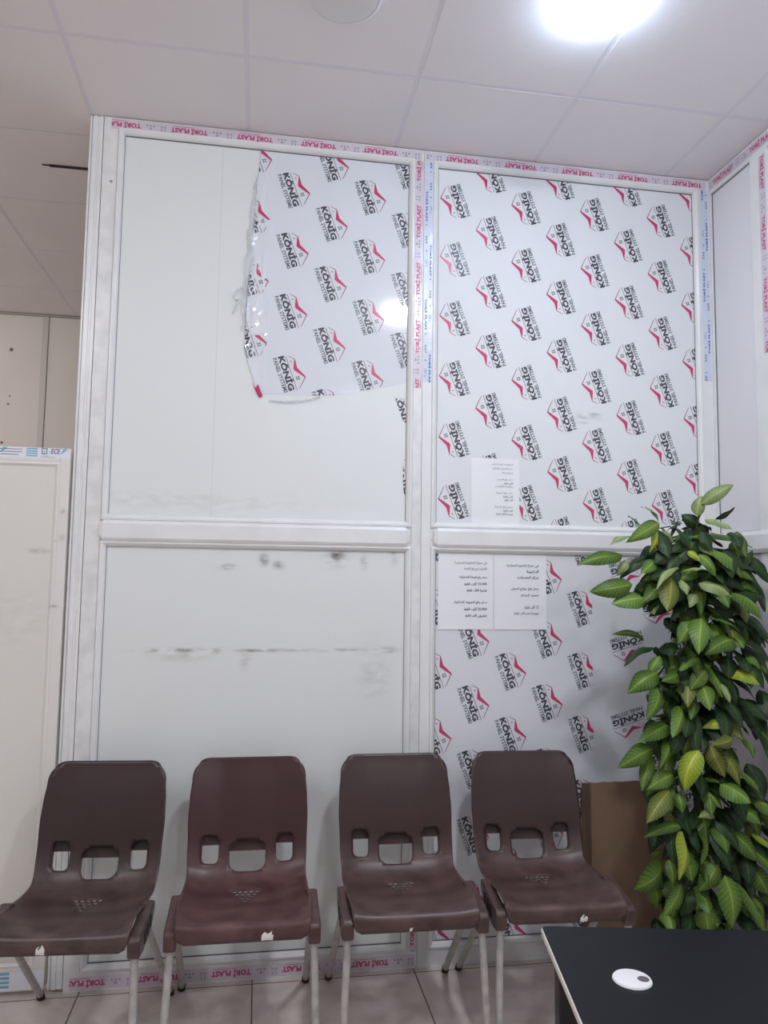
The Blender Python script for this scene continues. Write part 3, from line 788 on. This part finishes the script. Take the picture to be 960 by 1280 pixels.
def make_chair(idx, mplastic, x, y, rz, label, sticker):
    root = empty('plastic_chair', (x, y, 0), rz)
    tag(root, label, 'chair', 'brown plastic shell chairs along the partition')
    # seat and back, one moulded shell
    mb = MB(); T = .004
    top = [shell_pt(v[0], v[1]) for v in V2]
    mb.add(top, FK)
    sh = obj('shell', mb, mplastic, root, smooth=False, recalc=True)
    me = sh.data
    # make normals face the sitter
    if me.polygons[0].normal.z < 0 and sum(p.normal.z for p in me.polygons) < 0: me.flip_normals()
    for p in me.polygons: p.use_smooth = True
    so = sh.modifiers.new('thickness', 'SOLIDIFY'); so.thickness = T; so.offset = -1
    # deep rims behind the three handholds
    for hh in HOLES[:3]:
        mb = MB(); n = len(hh); a = []; b = []
        for (u, s) in hh:
            p = shell_pt(u, s); y1, z1 = prof_at(s-.01); y2, z2 = prof_at(s+.01)
            d = Vector((0, y2-y1, z2-z1)).normalized(); nr = Vector((0, -d.z, d.y))
            a.append(p-nr*.0005); b.append(p-nr*.022)
        c = [q+(q-sum(b, Vector())/n).normalized()*.003 for q in b]; d_ = [q+(q-sum(a, Vector())/n).normalized()*.003-Vector((0, -.004, 0)) for q in a]
        vs = a+b+c+d_
        fs = [(k, (k+1) % n, (k+1) % n+n, k+n) for k in range(n)]+[(k+n, (k+1) % n+n, (k+1) % n+2*n, k+2*n) for k in range(n)]+[(k+2*n, (k+1) % n+2*n, (k+1) % n+3*n, k+3*n) for k in range(n)]
        mb.add(vs, fs)
        # the moulding carries a lip behind the upper part of the opening
        su = [q[1] for q in hh]; uu = [q[0] for q in hh]; s1_, s0_ = max(su)+.004, max(su)-.033
        for (ua, ub) in ((min(uu)-.004, max(uu)+.004),):
            row = []
            for ss in (s1_, s0_):
                for q in range(5):
                    u_ = ua+(ub-ua)*q/4; p = shell_pt(u_, ss); y1, z1 = prof_at(ss-.01); y2, z2 = prof_at(ss+.01)
                    d = Vector((0, y2-y1, z2-z1)).normalized(); row.append(p-Vector((0, -d.z, d.y))*.021)
            row += [p+Vector((0, .003, -.001)) for p in row]
            mb.add(row, [(q, q+1, q+6, q+5) for q in range(4)]+[(q+10, q+15, q+16, q+11) for q in range(4)]+[(q+5, q+6, q+16, q+15) for q in range(4)])
        obj('handhold_rim', mb, mplastic, root, smooth=True)
    # side brackets that clasp the tubes
    for sg in (-1, 1):
        mb = MB()
        xo, xi = sg*.226, sg*.190
        prof = [(-.600, .388), (-.606, .438), (-.594, .450), (-.50, .462), (-.42, .476), (-.40, .470), (-.40, .445), (-.45, .400), (-.55, .384)]
        mb.prism(prof, lambda p, t: (t, p[0], p[1]), xi, xo)
        br = obj('leg_bracket', mb, mplastic, root, bevel=.006)
        mb = MB()
        for k in range(3): mb.box((sg*.2262-.001, -.545+k*.035, .405+k*.006), (sg*.2262+.001, -.522+k*.035, .440+k*.006))
        obj('bracket_slot', mb, m_dark, br)
        mb = MB(); fx = sg*.208
        mb.tube([(fx, -.575, .44), (fx, -.580, .38), (sg*.215, -.600, .19), (sg*.221, -.622, .012)], .0115, 12); obj('front_leg', mb, m_leg, root, smooth=True)
        mb = MB(); mb.tube([(sg*.221, -.6205, .03), (sg*.2215, -.624, .0)], .0135, 12); obj('leg_foot', mb, m_dark, root, smooth=True)
        mb = MB()
        mb.tube([(sg*.206, -.56, .415), (sg*.206, -.46, .412), (sg*.207, -.42, .400), (sg*.210, -.395, .372), (sg*.215, -.19, .165), (sg*.219, -.036, .012)], .0115, 12); obj('rear_leg', mb, m_leg, root, smooth=True)
        mb = MB(); mb.tube([(sg*.2185, -.045, .022), (sg*.2195, -.030, .0)], .0135, 12); obj('leg_foot', mb, m_dark, root, smooth=True)
    mb = MB(); mb.tube([(-.206, -.47, .408), (.206, -.47, .408)], .009, 10); obj('crossbar', mb, m_leg, root, smooth=True)
    # torn sticker on the front lip
    if sticker:
        u, w, hgt, seed = sticker; random.seed(seed)
        mb = MB(); n = 6; rows = []
        for j in range(4):
            s = .006+hgt*j/3
            ra_ = [w*(-.5+k/n) for k in range(n+1)]
            if j == 3: ra_ = [q*random.uniform(.6, 1)+.003 for q in ra_]
            row = []
            for k, q in enumerate(ra_):
                ss = s+(random.uniform(-.006, .003) if j == 3 else random.uniform(-.002, .002) if j == 0 else 0)
                p = shell_pt(u+q+.10*(ss), ss); y1, z1 = prof_at(max(0, ss-.005)); y2, z2 = prof_at(ss+.005)
                d = Vector((0, y2-y1, z2-z1)).normalized(); row.append(p+Vector((0, -d.z, d.y))*.0012)
            rows += row
        mb.add(rows, [(j*(n+1)+k, j*(n+1)+k+1, (j+1)*(n+1)+k+1, (j+1)*(n+1)+k) for j in range(3) for k in range(n) if not (j == 2 and k == seed % n)])
        st = obj('torn_sticker', mb, m_sticker, root); st['label'] = 'torn white sticker on the front lip'
    return root

mp1 = plastic('dark_brown_plastic', (54, 39, 38), (112, 92, 88))
mp2 = plastic('maroon_brown_plastic', (62, 36, 38), (118, 88, 86))
mp3 = plastic('brown_plastic', (58, 40, 39), (116, 91, 88))
make_chair(0, mp1, .158, -.012, -.075, 'dark brown plastic chair in front of the low white door, torn sticker on its lip', (-.045, .024, .024, 1))
make_chair(1, mp2, .630, -.004, -.01, 'maroon brown plastic shell chair with a square white sticker on its front lip', (.068, .034, .026, 5))
make_chair(2, mp3, 1.152, -.004, -.02, 'brown plastic shell chair in front of the mullion, with only a tiny sticker scrap', (-.02, .009, .012, 3))
make_chair(3, mp3, 1.645, -.010, -.05, 'brown plastic shell chair between the cardboard box and the black table', (.052, .024, .020, 2))

# ------------------------------------------------------------------ black table
tr_ = math.radians(-10.2); TZ = .75
tb = empty('office_table', (1.238, -1.368, 0), tr_)
tag(tb, 'black topped table with a silver edge in front of the plant', 'table')
mb = MB(); TW, TD, R = 1.2, .62, .014
def outline(z, ins=0):
    pts = []
    for (cx, cy, a0) in ((R, -R, PI/2), (R, -TD+R, PI), (TW-R, -TD+R, 3*PI/2), (TW-R, -R, 0)):
        for k in range(6):
            a = a0+PI/2*k/5; pts.append((cx+(R-ins)*math.cos(a), cy+(R-ins)*math.sin(a), z))
    return pts
a_, b_, c_, d_ = outline(TZ, .002), outline(TZ-.002), outline(TZ-.013), outline(TZ-.015, .003)
n = len(a_); mb.add(a_+b_+c_+d_, [tuple(range(n)), tuple(range(3*n, 4*n))[::-1]], 0)
for q in range(3):
    for k in range(n): mb.f.append((q*n+k, q*n+(k+1) % n, (q+1)*n+(k+1) % n, (q+1)*n+k)); mb.m.append(1)
tt = obj('table_top', mb, [m_table, m_edge], tb)
for i, (lx, ly) in enumerate(((.045, -.05), (.045, -TD+.05), (TW-.045, -.05), (TW-.045, -TD+.05))):
    mb = MB(); mb.box((lx-.022, ly-.022, 0), (lx+.022, ly+.022, TZ-.0145)); lg_ = obj('table_leg', mb, m_tleg, tb, bevel=.003)
mb = MB(); mb.box((.068, -.057, TZ-.067), (TW-.068, -.043, TZ-.015)); mb.box((.068, -TD+.043, TZ-.067), (TW-.068, -TD+.057, TZ-.015)); mb.box((.038, -TD+.08, TZ-.067), (.052, -.08, TZ-.015)); mb.box((TW-.052, -TD+.08, TZ-.067), (TW-.038, -.08, TZ-.015))
obj('apron', mb, m_tleg, tb)
gp = Matrix.Rotation(-tr_, 3, 'Z') @ (Vector((1.3245, -1.596, 0))-Vector((1.238, -1.368, 0)))
mb = MB(); mb.lathe([(0, .004), (.030, .004), (.0335, .003), (.035, .0002)], 40, 0, (gp.x, gp.y, TZ))
gr = obj('cable_grommet', mb, m_grom, tb, smooth=True); gr['label'] = 'white round cable grommet'
mb = MB(); mb.lathe([(0, .0046), (.0095, .0046), (.0105, .004)], 20, 0, (gp.x+.019, gp.y-.004, TZ)); obj('cable_slot', mb, m_grom_in, gr)

# ------------------------------------------------------------------ cardboard box
bx = empty('cardboard_box', (2.085, -.102, 0), math.radians(-9))
tag(bx, 'tall open brown cardboard box between the rightmost chair and the plant', 'box')
bw, bd, bh, th = .33, .14, .665, .005
def wallp(mb, a, b, zt_a, zt_b, off):
    """corrugated side with a slightly uneven torn top, from a to b"""
    N_ = 14; a, b = Vector(a), Vector(b); nrm = Vector((-(b-a).y, (b-a).x)).normalized()
    vs = []
    for side in (0, 1):
        for k in range(N_+1):
            p = a+(b-a)*k/N_+nrm*(th*side)+nrm*off*math.sin(PI*k/N_)
            zt = zt_a+(zt_b-zt_a)*k/N_+.006*noise.noise(Vector((k*.7, off*90+a.x*9, 1)))
            vs += [(p.x, p.y, 0), (p.x, p.y, zt)]
    M_ = 2*(N_+1); fs = []
    for k in range(N_):
        i = 2*k
        fs += [(i, i+2, i+3, i+1), (M_+i, M_+i+1, M_+i+3, M_+i+2), (i+1, i+3, M_+i+3, M_+i+1), (i, M_+i, M_+i+2, i+2)]
    fs += [(0, 1, M_+1, M_), (2*N_, M_+2*N_, M_+2*N_+1, 2*N_+1)]
    mb.add(vs, fs)
x0, x1, y0, y1 = -bw/2, bw/2, -bd/2, bd/2
mb = MB(); wallp(mb, (x0, y0), (x1, y0), bh+.035, bh+.06, -.008); obj('box_side', mb, m_card, bx)
mb = MB(); wallp(mb, (x0, y1), (x0, y0), bh, bh+.035, .01); obj('box_side', mb, m_card, bx)
mb = MB(); wallp(mb, (x1, y1), (x0, y1), bh, bh-.01, .004); obj('box_side', mb, m_card, bx)
mb = MB(); wallp(mb, (x1, y0), (x1, y1), bh+.06, bh, .0); obj('box_side', mb, m_card, bx)
mb = MB(); mb.box((x0, y0, .001), (x1, y1, .006)); obj('box_bottom', mb, m_card_d, bx)

# ------------------------------------------------------------------ artificial plant
PX, PY = 2.235, -.33
pl = empty('artificial_plant', (PX, PY, 0)); tag(pl, 'tall artificial plant with pointed green and yellow leaves by the corner', 'plant')
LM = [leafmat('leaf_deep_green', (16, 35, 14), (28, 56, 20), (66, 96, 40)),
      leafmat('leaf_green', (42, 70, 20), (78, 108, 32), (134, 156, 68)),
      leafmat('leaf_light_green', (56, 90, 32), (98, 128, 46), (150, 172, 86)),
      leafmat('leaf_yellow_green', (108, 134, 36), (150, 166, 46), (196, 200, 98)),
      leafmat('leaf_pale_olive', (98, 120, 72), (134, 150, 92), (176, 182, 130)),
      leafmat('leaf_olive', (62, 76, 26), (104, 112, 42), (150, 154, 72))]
fb = MB(); fuv = []
def leaf(base, tip, wid, mi, nrm=None, droop=.10, fold=.22, twist=0):
    base, tip = Vector(base), Vector(tip); ax = tip-base; Ln = ax.length; ax.normalize()
    nr = Vector(nrm) if nrm else Vector((random.uniform(-.35, .35), -1, random.uniform(.35, .9)))
    nr = (nr-ax*nr.dot(ax)).normalized(); sd = ax.cross(nr)
    if twist: R_ = Matrix.Rotation(twist, 3, ax); nr = R_ @ nr; sd = R_ @ sd
    NL, NW = 10, 6; vs = []
    wob = random.uniform(-1, 1)
    for i in range(NL+1):
        t = i/NL
        w = wid/2*(math.sin(PI*min(1, t**.82))**.78)*(1-.18*t) if 0 < t < 1 else .0006
        c = base+ax*Ln*t+nr*(Ln*droop*math.sin(PI*t)) + sd*(Ln*.05*wob*math.sin(PI*t))
        for k in range(NW+1):
            u = k/NW*2-1
            vs.append(c+sd*(w*u)-nr*(fold*w*abs(u)**1.3)+nr*(.0025*math.sin(t*11+wob*5+u*2)*abs(u))); fuv.append((k/NW, t))
    fb.add(vs, [(i*(NW+1)+k, i*(NW+1)+k+1, (i+1)*(NW+1)+k+1, (i+1)*(NW+1)+k) for i in range(NL) for k in range(NW)], mi)
random.seed(11)
K7 = [  # base, tip, width (in a crop of the photo), leaf colour, depth shift
 (650,112,800,22,66,4,0),(632,165,655,72,62,4,0),(640,205,560,160,64,0,0),(668,182,802,232,62,4,0),(715,182,806,126,26,0,.05),(452,192,372,124,40,4,0),
 (378,220,314,166,46,1,0),(458,198,305,288,74,2,0),(322,262,234,300,46,4,0),(448,226,414,334,48,3,0),(470,220,526,296,52,4,0),(606,306,536,224,70,0,0),
 (290,350,78,390,74,1,0),(312,372,262,442,46,4,0),(392,350,276,452,60,0,0),(334,482,136,516,92,1,-.02),(388,545,238,572,96,2,-.02),(440,372,374,432,62,2,0),
 (546,402,446,504,46,4,-.04),(512,446,494,608,106,5,-.02),(570,418,682,418,32,4,-.03),(690,318,838,452,112,2,-.02),(640,342,718,446,58,2,-.02),(588,328,648,376,36,3,0),
 (600,262,888,312,84,1,.02),(640,476,796,542,78,4,-.03),(792,520,932,648,104,1,-.01),(815,440,890,322,58,0,.04),(556,462,586,532,48,4,-.02),(628,528,598,588,52,4,0),
 (424,560,436,622,60,4,0),(604,652,548,752,80,2,-.03),(652,638,640,804,104,2,-.04),(684,640,828,698,76,2,-.02),(812,742,668,806,92,1,-.01),(742,712,958,842,62,0,.02),
 (432,772,294,862,54,0,.02),(374,722,240,712,32,1,.04),(462,812,408,902,58,2,0),(642,822,552,882,62,2,-.03),(672,878,602,968,72,2,-.03),(760,888,928,950,98,3,-.03),
 (858,800,922,872,70,2,0),(452,890,312,986,98,1,0),(442,948,398,1110,84,1,-.02),(650,938,692,1064,82,2,-.03),(740,938,786,1032,36,4,-.01),(540,890,470,930,70,1,0),(560,930,600,1010,70,0,0),
 (700,420,640,520,80,0,.05),(540,340,470,420,80,0,.05),(620,400,560,480,90,0,.06),(720,560,800,640,90,0,.04),(560,560,640,640,90,0,.05),(480,640,560,720,80,0,.06)]
K8 = [
 (428,205,266,296,92,1,-.01),(562,8,518,156,78,2,-.02),(502,100,362,176,82,1,0),(424,240,378,402,62,1,0),(604,132,570,236,66,1,-.02),(642,212,574,402,104,3,-.05),(786,98,648,114,54,3,-.03),(800,150,700,190,70,5,0),
 (690,180,762,338,84,5,-.02),(832,150,892,252,62,1,0),(738,368,882,458,104,2,-.03),(522,328,398,396,78,2,-.03),(506,400,400,552,88,5,-.02),(566,560,388,616,52,1,-.02),(562,588,550,812,124,3,-.06),
 (640,588,650,742,72,1,-.02),(660,380,748,484,62,1,0),(700,560,772,694,84,1,0),(790,590,908,724,92,1,-.01),(880,600,992,732,92,3,-.03),(820,480,928,558,72,1,0),(888,460,985,502,92,2,0),
 (472,730,338,856,130,1,-.02),(500,718,520,834,54,1,-.03),(562,830,468,992,58,2,-.02),(730,740,638,864,88,2,-.03),(760,790,792,1034,114,2,-.04),(820,828,918,1012,88,1,-.03),(650,880,690,974,72,1,-.02),
 (670,950,684,1060,112,2,-.04),(440,850,442,942,84,1,0),(550,408,566,502,58,1,0),(712,512,638,522,44,4,-.02),(500,160,460,300,60,1,0),(590,700,610,820,80,1,0),(600,860,560,980,90,0,0),(880,740,960,880,90,1,0),(880,880,930,1020,90,1,0),
 (480,960,520,1060,70,2,0),(560,620,470,720,90,0,.04),(640,500,560,600,90,0,.05),(820,660,740,760,90,0,.04),(600,300,680,400,90,0,.05),(740,240,820,360,80,0,.04),(460,560,430,660,80,0,.04)]
for oy, KK in ((600, K7), (880, K8)):
    for (bx_, by_, tx_, ty_, w_, mi, dy) in KK:
        yd = PY-.10+dy+random.uniform(-.03, .03)
        tipd = random.uniform(-.09, .02)
        p, q = at(700+bx_/3.692, oy+by_/3.692, yd), at(700+tx_/3.692, oy+ty_/3.692, yd+tipd)
        q.x = min(q.x, W-.03)
        s = (yd-CAM.y)/F/3.692*1.02
        leaf(p-Vector((PX, PY, 0)), q-Vector((PX, PY, 0)), w_*s*1.15, mi, None, random.uniform(.10, .22), random.uniform(.2, .5), random.uniform(-.75, .75))
# darker inner and rear leaves all along the pole
def ext(z):                                                             # how far the mass reaches left and right at a height
    if z > 1.66: return -.09, .12
    if z > 1.44: return -.20, .22
    if z > 1.20: return -.075, .22
    if z > 1.02: return -.17, .22
    return -.20, .25
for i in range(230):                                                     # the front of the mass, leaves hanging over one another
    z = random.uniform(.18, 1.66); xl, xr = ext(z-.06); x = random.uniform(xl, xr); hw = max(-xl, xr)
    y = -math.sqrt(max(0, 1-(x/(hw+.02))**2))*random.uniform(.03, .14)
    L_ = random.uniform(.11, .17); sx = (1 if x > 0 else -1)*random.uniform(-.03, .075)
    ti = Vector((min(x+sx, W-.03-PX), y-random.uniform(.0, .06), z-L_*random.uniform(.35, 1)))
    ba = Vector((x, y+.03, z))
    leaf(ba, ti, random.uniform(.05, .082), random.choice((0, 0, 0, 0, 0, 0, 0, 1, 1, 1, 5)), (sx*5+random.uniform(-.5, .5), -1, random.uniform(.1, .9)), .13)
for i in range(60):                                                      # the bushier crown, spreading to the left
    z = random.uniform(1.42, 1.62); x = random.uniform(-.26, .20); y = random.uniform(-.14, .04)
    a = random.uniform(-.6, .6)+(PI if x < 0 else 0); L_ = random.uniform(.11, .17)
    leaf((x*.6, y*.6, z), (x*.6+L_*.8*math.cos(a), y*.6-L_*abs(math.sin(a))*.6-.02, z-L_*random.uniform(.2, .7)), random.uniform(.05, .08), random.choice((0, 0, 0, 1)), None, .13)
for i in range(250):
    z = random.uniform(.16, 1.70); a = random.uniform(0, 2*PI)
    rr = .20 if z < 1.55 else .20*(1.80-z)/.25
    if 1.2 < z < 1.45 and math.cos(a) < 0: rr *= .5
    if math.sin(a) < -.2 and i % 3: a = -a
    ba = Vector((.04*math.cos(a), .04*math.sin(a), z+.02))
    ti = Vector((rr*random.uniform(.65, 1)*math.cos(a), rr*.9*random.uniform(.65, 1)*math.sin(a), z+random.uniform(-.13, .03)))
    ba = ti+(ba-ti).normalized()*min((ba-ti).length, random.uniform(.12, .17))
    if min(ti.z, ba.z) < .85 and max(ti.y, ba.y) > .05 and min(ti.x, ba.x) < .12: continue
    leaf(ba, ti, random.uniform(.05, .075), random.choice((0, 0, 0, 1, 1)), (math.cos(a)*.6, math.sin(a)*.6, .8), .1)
obj('foliage', fb, LM, pl, smooth=True, uvs=fuv, recalc=False)
mb = MB(); random.seed(5)
mb.tube([(0, 0, .12), (.01, 0, .6), (-.01, .005, 1.1), (.0, 0, 1.66)], [.02, .018, .016, .01], 10)
for k in range(70):
    z = .2+1.45*k/70; a = k*2.4; L_ = random.uniform(.08, .16)
    if z < .85 and math.sin(a) > 0: continue
    mb.tube([(0, 0, z), (.5*L_*math.cos(a), .5*L_*math.sin(a), z+.05), (L_*math.cos(a), L_*math.sin(a), z+.04)], [.003, .0025, .0015], 5)
for (px, py, qx, qy) in ((872, 650, 880, 632), (818, 660, 833, 668), (862, 690, 873, 640)):
    p, q = at(px, py, PY-.07)-Vector((PX, PY, 0)), at(qx, qy, PY-.08)-Vector((PX, PY, 0))
    mb.tube([(0, 0, 1.58), p, (p+q)/2+Vector((.01, 0, .01)), q], [.004, .003, .0025, .002], 6)
obj('stem', mb, m_stem, pl, smooth=True)
mb = MB(); mb.lathe([(0, 0), (.08, 0), (.084, .01), (.098, .19), (.106, .20), (.106, .22), (.094, .22), (.09, .17), (0, .165)], 32); obj('pot', mb, m_pot, pl, smooth=True)

# ------------------------------------------------------------------ ceiling lamps
def emit(name, rgb, s):
    m = bpy.data.materials.new(name); m.use_nodes = True; nt = m.node_tree; nt.nodes.clear()
    e = nn(nt, 'ShaderNodeEmission'); e.inputs[0].default_value = (*rgb, 1); e.inputs[1].default_value = s
    o = nn(nt, 'ShaderNodeOutputMaterial'); nt.links.new(e.outputs[0], o.inputs[0]); return m
m_on = emit('lit_diffuser', (.93, .96, 1.05), 118)
m_key = emit('lit_key_diffuser', (.94, .965, 1.03), 225)
m_near = emit('lit_near_diffuser', (.74, .93, 1.22), 27)
m_warm = emit('lit_warm_diffuser', (1.0, .91, .88), 175)
m_off = mat('unlit_diffuser', (226, 226, 226), .5)
m_ring = mat('lamp_rim_white', (228, 228, 228), .45)
def lamp(x, y, lit, label, r=.118, depth=.05):
    t = empty('ceiling_lamp', (x, y, H)); tag(t, label, 'ceiling lamp', 'round surface ceiling lamps')
    hr = .014; r_ = r if not lit else r-.02
    mb = MB(); mb.lathe([(0, 0), (r_, 0), (r_, -hr), (r_-.006, -hr-.004), (r_-.012, -hr-.004)], 48); obj('rim', mb, m_ring, t, smooth=True)
    mb = MB(); d = depth if lit else .006
    if lit: mb.lathe([(r, -.001)]+[(r*math.cos(a), -.002-(d+.012)*math.sin(a)) for a in [PI/2*k/8 for k in range(1, 8)]]+[(.001, -.014-d)], 48)
    else: mb.lathe([(r-.011, -hr)]+[((r-.011)*math.cos(a), -hr-.003-d*math.sin(a)) for a in [PI/2*k/8 for k in range(1, 8)]]+[(.001, -hr-.003-d)], 48)
    obj('diffuser', mb, {0: m_off, 1: m_on, 2: m_warm, 3: m_near, 4: m_key}[lit], t, smooth=True)
    return t
lamp(1.623, -.90, 3, 'lit round ceiling lamp at the top of the picture, above the plant side')
lamp(.846, -.79, 0, 'unlit round ceiling lamp left of the glowing one')
lamp(1.52, -1.87, 4, 'lit round ceiling lamp nearer the viewer, mirrored in the film', .10, .018)
lamp(-.75, -2.5, 1, 'lit round ceiling lamp overhead on the left', .10, .10)
lamp(-1.6, -3.4, 1, 'added round fill lamp on the ceiling, far left behind the viewer', .10, .10)  # unseen lamp added as fill for the room
lamp(1.6, -4.6, 1, 'added round fill lamp on the ceiling, far right behind the viewer', .10, .10)  # second unseen fill lamp, added on the other side
lamp(-1.7, .9, 2, 'added warm lamp, out of sight, lighting the space behind the low door')  # unseen lamp added to brighten the ceiling and wall behind the door

wd = bpy.data.worlds.new('room_air'); S.world = wd; wd.use_nodes = True
wd.node_tree.nodes['Background'].inputs[0].default_value = (.8, .85, .9, 1); wd.node_tree.nodes['Background'].inputs[1].default_value = .05

vs_ = S.view_settings; vs_.view_transform = 'Standard'; vs_.look = 'None'; vs_.gamma = 1; vs_.use_curve_mapping = False; vs_.exposure = 0.22
S.cycles.max_bounces = 8; S.cycles.diffuse_bounces = 5
